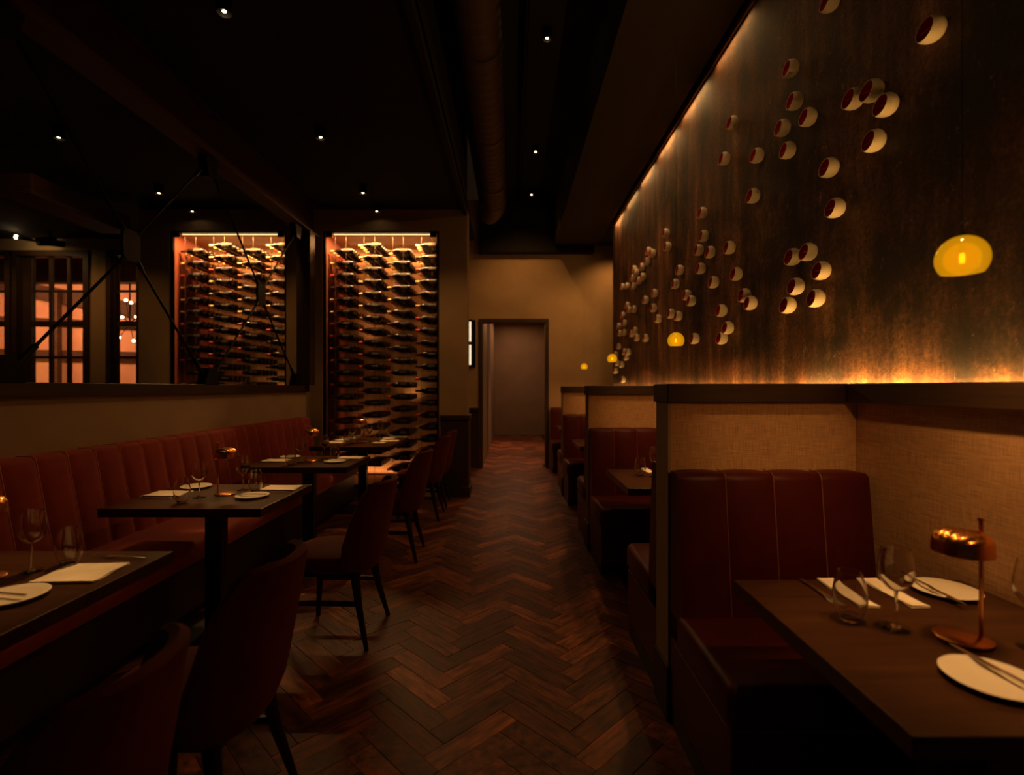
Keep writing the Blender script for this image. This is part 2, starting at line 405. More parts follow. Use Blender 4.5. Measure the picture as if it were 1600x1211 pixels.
# mural wall
XW = 1.46
struct('wall_right', MB().box(XW, XW+0.12, -0.8, 7.40, 0, 3.95), 'mural')
struct('trim_5', MB().box(XW-0.014, XW, -0.8, 7.40, 3.672, 3.70), 'rod')  # brass-coloured strip, shaped to catch the light of the mural strip
# low wall behind the booths with its ledge (LED strip hidden behind the ledge)
wl = struct('wall_booths', MB().box(1.40, XW-0.001, -0.8, 7.39, 0, 1.33), 'linen')
MB().box(1.345, 1.425, -0.8, YB-0.002, 1.288, 1.366, 0.004).build('ledge', 'dark_trim', wl)
MB().box(1.40, XW, 7.40, YB-0.002, 0, 1.33).build('wall_end', 'linen', wl)
# low wall behind the banquette
w2 = struct('wall_banquette', MB().box(-2.62, -2.45, -0.8, 6.1, 0, 1.30), 'plaster_dim')
MB().box(-2.65, -2.42, -0.8, 6.12, 1.30, 1.376, 0.004).build('ledge', 'dark_trim', w2)

# wall with the wine cabinets
YC = 6.35
B1 = (-4.25, -2.80); B2 = (-2.352, -0.905); ZT = 3.295; ZB = 0.10
wc = MB()
wc.box(-4.63, B1[0], YC, YC+0.85, 0, 3.56); wc.box(B1[1], B2[0], YC, YC+0.85, 0, 3.56); wc.box(B2[1], B2[1]+0.04, YC, YC+0.85, 0, 3.56); wc.box(B2[1]+0.04, -0.556, YC, YC+0.26, 0, 3.56)
wc.box(B1[0], B1[1], YC, YC+0.85, ZT, 3.56); wc.box(B2[0], B2[1], YC, YC+0.85, ZT, 3.56)
wc.box(B1[0], B1[1], YC, YC+0.85, 0, ZB); wc.box(B2[0], B2[1], YC, YC+0.85, 0, ZB)
struct('wall_cabinets', wc, 'plaster_dim')
struct('baseboard_cabinets', MB().box(-0.88, -0.535, YC-0.035, YC+0.27, 0, 0.95, 0.004).box(-0.89, -0.52, YC-0.05, YC+0.28, 0.951, 1.01, 0.006).box(-0.89, -0.52, YC-0.05, YC+0.28, 0, 0.12, 0.004), 'dark_trim')

# window wall on the far left
YW = 7.6
wins = [(-8.9, -7.46), (-7.36, -6.30), (-5.97, -4.9)]
ww = MB(); xs = [-12.4]+[v for w in wins for v in w]+[-4.55]
for k in range(0, len(xs), 2): ww.box(xs[k], xs[k+1], YW, YW+0.2, 0, 3.62)
for a, b in wins: ww.box(a, b, YW, YW+0.2, 3.33, 3.62); ww.box(a, b, YW, YW+0.2, 0, 0.9)
struct('wall_windows', ww, 'plaster')
def mullioned(n, a, b):
    f = MB(); t = 0.045; y0, y1 = YW-0.03, YW+0.12
    inset = 0.20 if n == 2 else 0.06
    f.box(a-0.04, a+0.03, y0, y1, 0.86, 3.38); f.box(b-0.05, b+0.03, y0, y1, 0.86, 3.38)
    f.box(a-0.04, b+0.03, y0-0.001, y1+0.001, 3.30, 3.38); f.box(a-0.04, b+0.03, y0-0.001, y1+0.001, 0.86, 0.94)
    w = struct('window_%d' % n, f, 'win_frame')
    q = MB().box(a+0.03, a+inset, YW+0.03, YW+0.1, 0.94, 3.30)
    q.build('side_board', 'win_frame', w)
    x0, x1 = a+inset, b-0.05
    for k in (1, 2):
        x = x0+(x1-x0)*k/3
        MB().box(x-0.022, x+0.022, YW+0.04, YW+0.085, 0.94, 3.30).build('mullion', 'win_frame', w)
    for z, hh in ((2.79, 0.015), (2.30, 0.04), (1.80, 0.018), (1.3, 0.015)):
        MB().box(x0, x1, YW+0.035, YW+0.09, z-hh, z+hh).build('glazing_bar', 'win_frame', w)
    MB().box(x0, x1, YW+0.06, YW+0.066, 0.94, 3.30).build('pane', 'pane', w)
for i, (a, b) in enumerate(wins): mullioned(i+1, a, b)
# room beyond the windows
YR = 10.6
struct('wall_room_beyond', MB().box(-15, -4.6, YR, YR+0.1, 0, 3.75), 'salmon')
struct('ceiling_room_beyond', MB().box(-15, -4.6, YW+0.2, YR+0.1, 3.9, 3.95), 'ceiling')
for (x0, z0, x1, z1, h, lb) in ((-12.6, 3.86, -6.5, 2.70, 0.30, 'upper'), (-12.6, 2.85, -6.5, 2.58, 0.11, 'middle'), (-12.6, 2.12, -6.5, 1.98, 0.14, 'lower')):
    LL = math.hypot(x1-x0, z1-z0); a = math.atan2(z1-z0, x1-x0)
    mxx = Matrix.Translation((x0, YR-0.12, z0)) @ Matrix.Rotation(-a, 4, 'Y')
    tag(MB().box(0, LL, 0, 0.11, -h/2, h/2, mx=mxx).build('timber_beam', 'timber'), lb+' sloping timber beam across the salmon wall behind the windows', 'beam')
tag(MB().box(-9.35, -9.2, YR-0.24, YR-0.13, 1.0, 3.3).build('timber_post', 'timber'), 'upright dark timber post seen through the middle window panes', 'post')
tag(MB().box(-15, -4.6, 8.5, 8.7, 3.10, 3.5, 0.01).build('timber_beam', 'timber'), 'level dark timber beam high behind the window glass', 'beam')
sl = thing('string_light', 'cluster lamp with small glowing bulbs on thin arms behind rightmost window', 'lamp', (-6.42, 8.6, 2.42))
MB().tube([(0, 0, 0.0), (0, 0, 0.9)], 0.012).build('stem', 'black', sl)
MB().lathe([(0, -0.06), (0.05, -0.04), (0.05, 0.04), (0, 0.06)], 12).build('hub', 'black', sl, True)
for k in range(9):
    a = -1.35+2.7*k/8; zz = [0.32, 0.38, 0.1, -0.22, 0.12, -0.26, 0.3, 0.24, -0.18][k]; yy = ((k*5) % 3-1)*0.14
    e = (0.20*math.sin(a), yy, zz*1.1)
    MB().tube([(0, 0, 0), e], 0.006, 6).build('arm', 'black', sl)
    MB().lathe([(0, -0.022), (0.018, -0.012), (0.022, 0.0), (0.014, 0.018), (0, 0.024)], 10, Matrix.Translation(e)).build('bulb', 'lamp', sl, True)

# ------------------------------------------------------------------ herringbone floor, plank by plank
L, W = 0.392, 0.098
c45 = math.sqrt(0.5)
def w2(p): return ((p[0]-p[1])*c45, (p[0]+p[1])*c45)
planks = []
for n in range(-20, 130):
    for m in range(-9, 9):
        ox, oy = n*W+m*L, n*W-m*L
        for kind, cx, cy in (('h', ox+L/2, oy+W/2), ('v', ox+L+W/2, oy+W-L/2)):
            X, Y = w2((cx, cy)); X += 0.02-0.277; 
            if (-1.95 < X < 0.86 and 0.9 < Y < 8.5) or (-0.62 < X < 0.66 and 8.45 < Y < 8.95) or (-0.5 < X < 0.93 and 8.9 <= Y < 14.4):
                planks.append((X, Y, 45 if kind == 'h' else -45))
def score(p):
    X, Y, r = p
    s = Y
    if Y < 1.95: s += 6
    if X < -1.35 or X > 0.72: s += 2.2
    return s
planks.sort(key=score)
def plank_mesh(g=0.0005, t=0.012):
    b = MB(); x, y = L/2-g, W/2-g; e = 0.0012
    v = [b.bm.verts.new(p) for p in ((-x,-y,-t),(x,-y,-t),(x,y,-t),(-x,y,-t),(-x,-y,-e),(x,-y,-e),(x,y,-e),(-x,y,-e),(-x+e,-y+e,0),(x-e,-y+e,0),(x-e,y-e,0),(-x+e,y-e,0))]
    for q in ((8,9,10,11),(0,1,5,4),(1,2,6,5),(2,3,7,6),(3,0,4,7),(4,5,9,8),(5,6,10,9),(6,7,11,10),(7,4,8,11)): b.bm.faces.new([v[i] for i in q])
    return b.mesh('plank', 'plank')
pm = plank_mesh()
for (X, Y, r) in planks[:300]:
    o = link('plank', pm, floor, (X, Y, random.uniform(-0.0012, 0.0008)))
    o.rotation_euler = (random.uniform(-.003, .003), random.uniform(-.002, .002), math.radians(r))
fb = MB(); x, y, e = L/2-0.0005, W/2-0.0005, 0.0012
for (X, Y, r) in planks[300:]:
    a = math.radians(r); ca, sa = math.cos(a), math.sin(a); dz = random.uniform(-0.0012, 0.0008)
    tx, ty = random.uniform(-.002, .002), random.uniform(-.003, .003)
    v = [fb.bm.verts.new((X+px*ca-py*sa, Y+px*sa+py*ca, pz+dz+px*tx+py*ty)) for px, py, pz in
         ((-x,-y,-e),(x,-y,-e),(x,y,-e),(-x,y,-e),(-x+e,-y+e,0),(x-e,-y+e,0),(x-e,y-e,0),(-x+e,y-e,0),(-x,-y,-.012),(x,-y,-.012),(x,y,-.012),(-x,y,-.012))]
    for q in ((4,5,6,7),(0,1,5,4),(1,2,6,5),(2,3,7,6),(3,0,4,7),(8,9,1,0),(9,10,2,1),(10,11,3,2),(11,8,0,3)): fb.bm.faces.new([v[i] for i in q])
tag(fb.build('planks', 'planks', floor), kind='stuff')

# ------------------------------------------------------------------ upholstery
def channel_mesh(name, wdt, m, z0=0.47, z1=1.01, lean=0.10, thick=0.13, bulge=0.016, n=9):
    """One upholstered channel: width along local x (0..wdt), front faces local -y, back at y=0."""
    path = []
    for k in range(9):
        s = k/8; z = z0+(z1-0.03-z0)*s; path.append((-(thick-lean*s), z, 1.0))
    yt = -(thick-lean)
    for k in range(1, 5):
        a = PI/2*k/4; path.append((yt+0.03*(1-math.cos(a)) if k < 5 else 0, z1-0.03+0.03*math.sin(a), 1.0-0.5*k/4))
    path.append((0.0, z1, 0.3)); path.append((0.0, z0, 0.0))
    b = MB(); rows = []
    for i in range(n+1):
        t = i/n; f = (1-abs(2*t-1)**3.2)*bulge
        row = []
        for (y, z, wgt) in path:
            row.append((wdt*t, min(0.0, y)-f*min(1, wgt)*(1 if z < z1-0.031 else 0.7), z-(bulge-f)*(1-wgt)*0.8 if wgt < 1 and wgt > 0 else z))
        rows.append(row)
    V = b.grid(rows, closed_u=True)
    b.bm.faces.new(V[0]); b.bm.faces.new(V[-1][::-1])
    return b.mesh(name, m, True), path
def piping_mesh(path, m='piping', r=0.0028):
    b = MB(); b.tube([(0, min(0, y)-0.001, z) for (y, z, w) in path[:-1]], r, 6)
    return b.mesh('piping', m, True)
def seat_mb(x0, x1, y0, y1, z0=0.36, z1=0.485, r=0.035):
    return MB().box(x0, x1, y0, y1, z0, z1, r, 4)

# banquette along the low wall
bq = thing('banquette', 'long rust velvet banquette with upright channelled backrest along the low wall', 'banquette', (-2.448, 0, 0))
seg = 0.18; ch, pth = channel_mesh('back_channel', seg-0.002, 'banq', 0.46, 1.01, 0.10, 0.20, 0.014)
pp = piping_mesh(pth)
y = 2.527-seg*13
while y < 5.93:
    o = link('back_channel', ch, bq, (0, y, 0)); o.rotation_euler = (0, 0, PI/2)
    q = link('piping', pp, bq, (0.0, y-0.001, 0)); q.rotation_euler = (0, 0, PI/2)
    y += seg
YE = y
seat_mb(0.16, 0.68, 2.527-seg*13, YE).build('seat_cushion', 'banq', bq, True)
MB().box(0.02, 0.62, 2.527-seg*13, YE-0.01, 0.08, 0.36).build('base', 'booth_base', bq)
MB().box(0.02, 0.56, 2.527-seg*13, YE-0.02, 0.0, 0.08).build('plinth', 'black_wood', bq)

# booth benches and partitions
bch, bpth = channel_mesh('back_channel', 0.183, 'booth', 0.45, 1.02, 0.06, 0.15, 0.012)
bpp = piping_mesh(bpth, 'piping_dark', 0.0020)
def bench(name_label, Y, rz, X0=0.64):
    """backrest plane at world Y; rz=0 faces the camera side, pi faces away"""
    t = thing('booth_bench', name_label, 'bench', ((X0 if rz == 0 else X0+0.74), Y, 0), rz, 'crimson booth benches')
    for k in range(4):
        link('back_channel', bch, t, (k*0.185, 0, 0))
        if k: link('piping', bpp, t, (k*0.185-0.001, 0, 0))
    seat_mb(-0.015, 0.745, -0.60, -0.10, 0.35, 0.49, 0.035).build('seat_cushion', 'booth', t, True)
    MB().box(0.0, 0.74, -0.57, 0.0, 0.08, 0.35, 0.004).build('base', 'booth', t)
    MB().box(0.0, 0.74, -0.54, 0.0, 0.0, 0.08).build('plinth', 'black_wood', t)
    MB().tube([(-0.017, -0.585, 0.365), (-0.017, -0.10, 0.365)], 0.0022, 6).build('piping', 'piping_dark', t)
    MB().tube([(-0.0, -0.602, 0.365), (0.735, -0.602, 0.365)], 0.0022, 6).build('piping', 'piping_dark', t)
    return t
def partition(label, Y):
    t = thing('booth_partition', label, 'partition', (0.645, Y, 0), 0, 'low partitions between the booths')
    MB().box(0.0, 0.753, 0.0, 0.165, 0.22, 1.288).build('panel', 'linen', t)
    MB().box(-0.012, -0.0005, -0.003, 0.168, 0.22, 1.288).build('end_board', 'plaster_dim', t)
    MB().box(-0.02, 0.70, -0.02, 0.185, 1.2885, 1.366, 0.004).build('ledge', 'dark_trim', t)
    MB().box(-0.02, 0.753, -0.012, 0.177, 0.0, 0.22, 0.003).build('plinth', 'dark_trim', t)
WHERE = ['nearest booth', 'second booth', 'third booth', 'farthest booth']
Y1 = 2.08; PITCH = 2.165
plab = ['nearest low partition, grasscloth with dark ledge, behind the nearest booth bench',
        'middle low partition, grasscloth with dark ledge, behind the second booth',
        'farthest low partition, grasscloth with dark ledge, close to the end wall']
for k in range(3): partition(plab[k], Y1+k*PITCH)
for k in range(4):
    bench('crimson bench of the %s, facing the camera' % WHERE[k], (Y1+k*PITCH-0.015) if k < 3 else YB-0.02, 0)
for k in range(3):
    bench('crimson bench of the %s, back turned against the partition before it' % WHERE[k+1], Y1+k*PITCH+0.18, PI)

# ------------------------------------------------------------------ tables
def table(label, x0, x1, y0, y1, group, legx=None):
    cx, cy = (x0+x1)/2 if legx is None else legx, (y0+y1)/2
    t = thing('dining_table', label, 'table', (cx, cy, 0), 0, group)
    MB().box(x0-cx, x1-cx, y0-cy, y1-cy, 0.707, 0.75, 0.003).build('tabletop', 'table', t)
    MB().box(-0.045, 0.045, -0.035, 0.035, 0.012, 0.707, 0.003).build('pedestal', 'table_edge', t)
    MB().box(-0.16, 0.16, -0.16, 0.16, 0.69, 0.7068).build('top_plate', 'table_edge', t)
    MB().box(-0.22, 0.22, -0.2, 0.2, 0.0, 0.012, 0.003).build('foot_plate', 'table_edge', t)
    return t
for k in range(4):
    table('walnut table of the %s on the right' % WHERE[k], 0.69, 1.397, 0.88+k*PITCH, 1.60+k*PITCH, 'walnut booth tables')
TL = [('walnut table nearest the camera on the left, along the banquette', 0.62, 1.88),
      ('walnut table second from the camera along the banquette', 2.53, 3.17),
      ('walnut table third from the camera along the banquette', 3.84, 4.48),
      ('long walnut table farthest along the banquette, before the wine cabinet', 5.17, 6.14)]
for lb, y0, y1 in TL: table(lb, -2.05, -1.24, y0, y1, 'walnut tables along the banquette', -1.645)

# ------------------------------------------------------------------ tableware prototypes (built once, moved/copied)
ZT_ = 0.7502
def lathe_mesh(name, prof, m, n=28, close=False, mx=None):
    return MB().lathe(prof, n, mx, close).mesh(name, m, True)
def smooth_prof(pts, k=5):
    out = []
    P = [pts[0]]+pts+[pts[-1]]
    for i in range(1, len(P)-2):
        for j in range(k):
            t = j/k; a, b, c, d = P[i-1], P[i], P[i+1], P[i+2]
            f = lambda q: 0.5*((2*b[q])+(-a[q]+c[q])*t+(2*a[q]-5*b[q]+4*c[q]-d[q])*t*t+(-a[q]+3*b[q]-3*c[q]+d[q])*t**3)
            out.append((max(0, f(0)), f(1)))
    out.append(pts[-1]); return out
bowl_o = smooth_prof([(0.0045, 0.092), (0.020, 0.100), (0.034, 0.118), (0.0385, 0.140), (0.036, 0.168), (0.0305, 0.200)])
bowl_i = [(max(r-0.0018, 0.0), z+0.0015) for r, z in bowl_o][::-1]; bowl_i[0] = (0.0293, 0.200)
wg_me = lathe_mesh('wine_glass', [(0, 0), (0.033, 0.0), (0.033, 0.0014), (0.012, 0.004), (0.0042, 0.010), (0.0034, 0.03), (0.0034, 0.08)]+bowl_o+bowl_i+[(0, 0.0945)], 'glass')
to = smooth_prof([(0.021, 0.0), (0.030, 0.015), (0.038, 0.042), (0.0395, 0.066), (0.036, 0.092), (0.0285, 0.125)])
ti = [(max(r-0.0024, 0), z+(0.006 if z < .01 else 0.0)) for r, z in to][::-1]
tm_me = lathe_mesh('tumbler', [(0, 0)]+to+ti+[(0, 0.006)], 'glass')
pl_me = lathe_mesh('plate', [(0, 0.002), (0.05, 0.002), (0.052, 0.0), (0.056, 0.0), (0.058, 0.004), (0.084, 0.012), (0.086, 0.0135), (0.083, 0.0145), (0.060, 0.0075), (0.055, 0.006), (0, 0.006)], 'plate', 40)
def napkin_mesh(w, l, m='napkin'):
    b = MB()
    for lay, sc in ((0, 1.0), (1, 0.985)):
        top, bot = [], []
        for i in range(7):
            r0, r1 = [], []
            for j in range(9):
                x = w*(i/6-0.5)*sc; yv = l*(j/8-0.5)*sc
                z = 0.0012+lay*0.0028+0.0012*math.sin(j*1.1+lay+i*0.4)+(0.002 if j in (0, 8) else 0)*lay
                x += 0.002*math.sin(j*0.9+lay)
                r1.append((x, yv, z+0.0022)); r0.append((x, yv, z))
            top.append(r1); bot.append(r0)
        ring = []
        Vt = b.grid(top); Vb = b.grid([r for r in bot])
        edge_t = Vt[0][:]+[Vt[i][-1] for i in range(1, 7)]+Vt[-1][-2::-1]+[Vt[i][0] for i in range(5, 0, -1)]
        edge_b = Vb[0][:]+[Vb[i][-1] for i in range(1, 7)]+Vb[-1][-2::-1]+[Vb[i][0] for i in range(5, 0, -1)]
        for k in range(len(edge_t)):
            j = (k+1) % len(edge_t); b.bm.faces.new((edge_t[k], edge_t[j], edge_b[j], edge_b[k]))
    return b.mesh('napkin', m, True)
nap_long = napkin_mesh(0.05, 0.21); nap_wide = napkin_mesh(0.19, 0.17); nap_mid = napkin_mesh(0.20, 0.15)
def fork_mesh():
    b = MB(); N = 22; rows = []
    for i in range(15):
        t = i/14; yv = -0.1+0.2*t*0.72
        w = 0.004+0.002*math.cos(t*PI*1.3)**2+(0.006*max(0, (t-0.82)/0.18) if t > 0.82 else 0)
        z = 0.004+0.003*math.sin(t*PI)
        rows.append([(-w, yv, z), (w, yv, z), (w, yv, z+0.0018), (-w, yv, z+0.0018)])
    V = b.grid(rows, True); b.bm.faces.new(V[0]); b.bm.faces.new(V[-1][::-1])
    for k in range(4):
        x = -0.0105+0.007*k; b.tube([(x*0.9, 0.040, 0.0048), (x, 0.062, 0.003), (x, 0.10, 0.008)], 0.0014, 5, 0.0008)
    b.box(-0.012, 0.012, 0.040, 0.046, 0.004, 0.0062)
    return b.mesh('fork', 'steel', True)
def knife_mesh():
    b = MB(); rows = []
    for i in range(17):
        t = i/16; yv = -0.11+0.22*t
        w = 0.0048 if t < 0.45 else 0.0075*math.sqrt(max(0.02, 1-((t-0.45)/0.56)**3))
        h = 0.0045 if t < 0.45 else 0.0012
        off = 0 if t < 0.45 else 0.0015
        rows.append([(-w+off, yv, 0.001), (w+off, yv, 0.001), (w+off, yv, 0.001+h), (-w+off, yv, 0.001+h)])
    V = b.grid(rows, True); b.bm.faces.new(V[0]); b.bm.faces.new(V[-1][::-1])
    return b.mesh('knife', 'steel', True)
fork_me, knife_me = fork_mesh(), knife_mesh()
def put(name, me, x, y, label, cat, group, rz=0, z=ZT_, tilt=0):
    o = link(name, me, None, (x, y, z)); o.rotation_euler = (tilt, 0, math.radians(rz)); return tag(o, label, cat, group)
# table lamp: disc base, offset pole, fluted dome shade
def make_lamp():
    t = thing('table_lamp', 'x', 'lamp')
    MB().lathe([(0, 0), (0.056, 0), (0.058, 0.002), (0.058, 0.006), (0.055, 0.008), (0, 0.008)], 36).build('base', 'copper', t, True)
    pl = MB().tube([(0.045, 0, 0.008), (0.045, 0, 0.283)], 0.0048, 12).build('pole', 'copper', t, True)
    MB().lathe([(0, 0), (0.007, 0.001), (0.007, 0.007), (0, 0.008)], 12, Matrix.Translation((0.045, 0, 0.281))).build('finial', 'copper', pl, True)
    b = MB(); rows = []
    R = 0.059
    for i in range(17):
        ph = i/16; r = R*math.sin(ph*PI/2)**0.8 if i else 0.0006
        row = []
        for k in range(96):
            a = 2*PI*k/96; yy = r*math.sin(a)
            rib = abs(math.sin((yy/R*3.2+0.5)*PI))*(1 if ph < 0.9 else 0.0)*math.cos(ph*PI/2*0.9)
            row.append((r*math.cos(a), yy, 0.228+0.026*math.cos(ph*PI/2)**0.8+0.0075*rib))
        rows.append(row)
    for rr, zz in ((R+0.001, 0.222), (R+0.001, 0.206), (R-0.002, 0.204), (R-0.004, 0.207), (R-0.006, 0.222), (0.02, 0.240)):
        rows.append([(rr*math.cos(2*PI*k/96), rr*math.sin(2*PI*k/96), zz) for k in range(96)])
    b.grid(rows, True)
    sh = b.build('lamp_shade', 'copper', t, True)
    MB().box(-0.004, 0.045, -0.003, 0.003, 0.214, 0.220).build('arm', 'copper', sh)
    return t
lamp0 = make_lamp(); lamp_used = [False]
def put_lamp(x, y, label, rz=0):
    if not lamp_used[0]:
        lamp0.location = (x, y, ZT_); lamp0.rotation_euler = (0, 0, rz); lamp0['label'] = label; lamp0['group'] = 'copper table lamps'; lamp_used[0] = True; return lamp0
    return copy_tree(lamp0, (x, y, ZT_), rz, label, 'copper table lamps')

# booth place settings
for k in range(2):
    y = k*PITCH; w = 'the nearest booth table' if k == 0 else 'the second booth table'
    put('wine_glass', wg_me, 0.9585, 1.278+y, 'wine glass left of the copper lamp on '+w, 'glass', 'wine glasses on the booth tables')
    put('tumbler', tm_me, 0.872, 1.322+y, 'stemless glass near the aisle edge of '+w, 'glass', 'stemless glasses on the booth tables')
    put('wine_glass', wg_me, 1.205, 1.18+y, 'wine glass right of the copper lamp on '+w, 'glass', 'wine glasses on the booth tables')
    put('tumbler', tm_me, 1.27, 1.08+y, 'stemless glass by the wall side of '+w, 'glass', 'stemless glasses on the booth tables')
    put('plate', pl_me, 1.266, 1.497+y, 'cream side plate at the far side of '+w, 'plate', 'cream plates on the booth tables')
    put('plate', pl_me, 0.975, 1.04+y, 'cream side plate at the near side of '+w, 'plate', 'cream plates on the booth tables')
    put('napkin', nap_long, 0.972, 1.49+y, 'folded cream napkin behind the stemless glass on '+w, 'napkin', 'napkins on the booth tables')
    put('napkin', nap_long, 1.107, 1.49+y, 'folded cream napkin behind the wine glass on '+w, 'napkin', 'napkins on the booth tables')
    put('napkin', nap_wide, 1.19, 0.99+y, 'wide cream napkin at the near right of '+w, 'napkin', 'napkins on the booth tables')
    put('fork', fork_me, 0.897, 1.49+y, 'dark steel fork beside the napkin on '+w, 'fork', 'forks on the booth tables', 180)
    put('knife', knife_me, 1.222, 1.486+y, 'steel knife across the far side plate on '+w, 'knife', 'knives on the booth tables', 180, ZT_+0.0145)
    put('knife', knife_me, 1.005, 1.06+y, 'steel knife across the near side plate on '+w, 'knife', 'knives on the booth tables', 4, ZT_+0.0145)
    put_lamp(1.075, 1.222+y, 'copper lamp with ribbed dome shade on '+w)

# banquette table settings
tabs = [('the nearest table on the left', -1.29, False), ('the second banquette table', 0.0, True), ('the third banquette table', 1.31, True), ('the long far table, near setting', 2.67, True), ('the long far table, far setting', 3.13, True)]
for w, dy, full in tabs:
    rr = lambda s=0.007: random.uniform(-s, s)
    G = 'on the banquette tables'
    if full:
        items = [('tumbler', tm_me, -1.72, 2.665, 'stemless glass on the banquette side of '), ('wine_glass', wg_me, -1.70, 2.783, 'wine glass on the banquette side of '),
                 ('wine_glass', wg_me, -1.575, 3.00, 'wine glass on the aisle side of '), ('tumbler', tm_me, -1.482, 2.965, 'stemless glass on the aisle side of ')]
        for n_, me, x, y, l_ in items: put(n_, me, x+rr(), y+dy+rr(), l_+w, 'glass', ('stemless' if n_ == 'tumbler' else 'wine')+' glasses '+G)
        put('plate', pl_me, -1.42, 2.80+dy, 'cream plate on the aisle side of '+w, 'plate', 'cream plates '+G)
        put('plate', pl_me, -1.89, 3.06+dy, 'cream plate on the banquette side of '+w, 'plate', 'cream plates '+G)
        put('knife', knife_me, -1.45, 2.80+dy, 'steel knife laid across the aisle-side plate of '+w, 'knife', 'knives '+G, 84, ZT_+0.0145)
        put('fork', fork_me, -1.36, 2.915+dy, 'steel fork between plate and napkin on '+w, 'fork', 'forks '+G, 90)
        put('napkin', nap_mid, -1.37, 3.035+dy, 'folded napkin on the aisle side of '+w, 'napkin', 'napkins '+G)
        put('napkin', nap_mid, -1.93, 2.87+dy, 'folded napkin on the banquette side of '+w, 'napkin', 'napkins '+G)
        put('fork', fork_me, -1.93, 2.76+dy, 'steel fork by the banquette napkin on '+w, 'fork', 'forks '+G, 90)
        if dy < 3: put_lamp(-1.61+ (0 if dy < 1 else -0.03), 2.880+dy, 'copper lamp with ribbed dome shade on '+w.replace(', near setting', ''), PI)
    else:
        put('wine_glass', wg_me, -1.566, 1.67, 'wine glass on '+w, 'glass', 'wine glasses '+G)
        put('tumbler', tm_me, -1.502, 1.736, 'stemless glass on '+w, 'glass', 'stemless glasses '+G)
        put('napkin', nap_wide, -1.385, 1.645, 'wide cream napkin near the aisle on '+w, 'napkin', 'napkins '+G, 4)
        put('plate', pl_me, -1.42, 1.452, 'cream plate near the aisle on '+w, 'plate', 'cream plates '+G)
        put('knife', knife_me, -1.47, 1.452, 'steel knife laid across the plate on '+w, 'knife', 'knives '+G, 80, ZT_+0.0145)
        put('fork', fork_me, -1.38, 1.80, 'steel fork behind the napkin on '+w, 'fork', 'forks '+G, 82)
        put_lamp(-1.655, 1.60, 'copper lamp with ribbed dome shade on '+w, 0)

# ------------------------------------------------------------------ chairs (seat faces -x, towards the banquette)
def make_chair():
    t = thing('dining_chair', 'x', 'chair')
    # seat cushion: rounded D plan
    b = MB(); rows = []
    def plan(a, s=1.0, e=3.2):
        ca, sa = math.cos(a), math.sin(a)
        return (0.225*s*math.copysign(abs(ca)**(2/e), ca), 0.215*s*math.copysign(abs(sa)**(2/e), sa))
    for (s, z) in ((0.02, 0.385), (0.90, 0.385), (0.97, 0.395), (1.0, 0.42), (0.99, 0.45), (0.95, 0.468), (0.85, 0.477), (0.5, 0.482), (0.02, 0.483)):
        rows.append([(plan(2*PI*k/40, s)[0]-0.02, plan(2*PI*k/40, s)[1], z) for k in range(40)])
    V = b.grid(rows, True); b.bm.faces.new(V[0]); b.bm.faces.new(V[-1][::-1])
    b.build('seat', 'chair', t, True)
    # wrap-around backrest shell
    b = MB(); N = 34; outer = []; 
    def shell(u, v, off):
        a = u*math.radians(84)
        e = 2.5
        ca, sa = math.cos(a), math.sin(a)
        rx = 0.180+off; ry = 0.222+off
        px = rx*math.copysign(abs(ca)**(2/e), ca) if ca > 0 else rx*0.9*ca; py = ry*math.copysign(abs(sa)**(2/e), sa)
        top = 0.845-0.30*max(0, (abs(u)-0.55)/0.45)**1.7 - 0.02*max(0, abs(u)-0.3)
        bot = 0.375+0.02*abs(u)
        z = bot+(top-bot)*v
        lean = 0.085*((z-0.42)/0.43)
        squeeze = 1-0.10*max(0, 0.5-v)*2*0.6-0.16*max(0, (z-0.66)/0.2)*0.6
        return (px*(1 if z > 0.45 else 0.90+0.1*(z-0.375)/0.075)+lean*max(0.3, ca)+0.055, py*squeeze, z)
    us = [-1+2*i/N for i in range(N+1)]
    for i, u in enumerate(us):
        ring = []
        for j in range(15): ring.append(shell(u, j/14, 0.0))
        p = shell(u, 1, -0.018); ring.append((p[0], p[1], p[2]+0.010))
        for j in range(14, -1, -1): ring.append(shell(u, j/14, -0.036))
        outer.append(ring)
    V = b.grid(outer, True); b.bm.faces.new(V[0]); b.bm.faces.new(V[-1][::-1])
    b.build('backrest', 'chair', t, True)
    for sy in (-1, 1):
        MB().tube([(0.13, sy*0.150, 0.40), (0.165, sy*0.172, 0.2), (0.215, sy*0.205, 0.0)], 0.026, 8, 0.012).build('leg', 'black_wood', t, True)
        MB().tube([(-0.17, sy*0.165, 0.40), (-0.20, sy*0.19, 0.0)], 0.024, 8, 0.013).build('leg', 'black_wood', t, True)
        MB().box(-0.19, 0.165, sy*0.180-0.008, sy*0.180+0.008, 0.215, 0.24, 0.003).build('stretcher', 'black_wood', t)
    MB().box(-0.18, 0.16, -0.16, 0.16, 0.355, 0.39, 0.005).build('seat_frame', 'black_wood', t)
    return t
CH = [(0.94, 'rust velvet chair closest to the camera, at the bottom left corner'), (1.55, 'rust velvet chair with tall curved back before the nearest left table'),
      (2.84, 'rust velvet chair tucked beside the second banquette table'), (4.13, 'rust velvet chair beside the third banquette table'),
      (5.36, 'rust velvet chair at the near half of the long far table'), (5.93, 'rust velvet chair farthest away, beside the cabinet pier')]
ch0 = make_chair()
for i, (y, lb) in enumerate(CH):
    loc = (-0.955, y, 0.0)
    rz = [0.05, 0.0, -0.03, 0.03, 0.0, 0.04][i]
    if i == 0:
        ch0.location = loc; ch0.rotation_euler = (0, 0, rz); ch0['label'] = lb; ch0['group'] = 'rust velvet dining chairs'
    else: copy_tree(ch0, loc, rz, lb, 'rust velvet dining chairs')

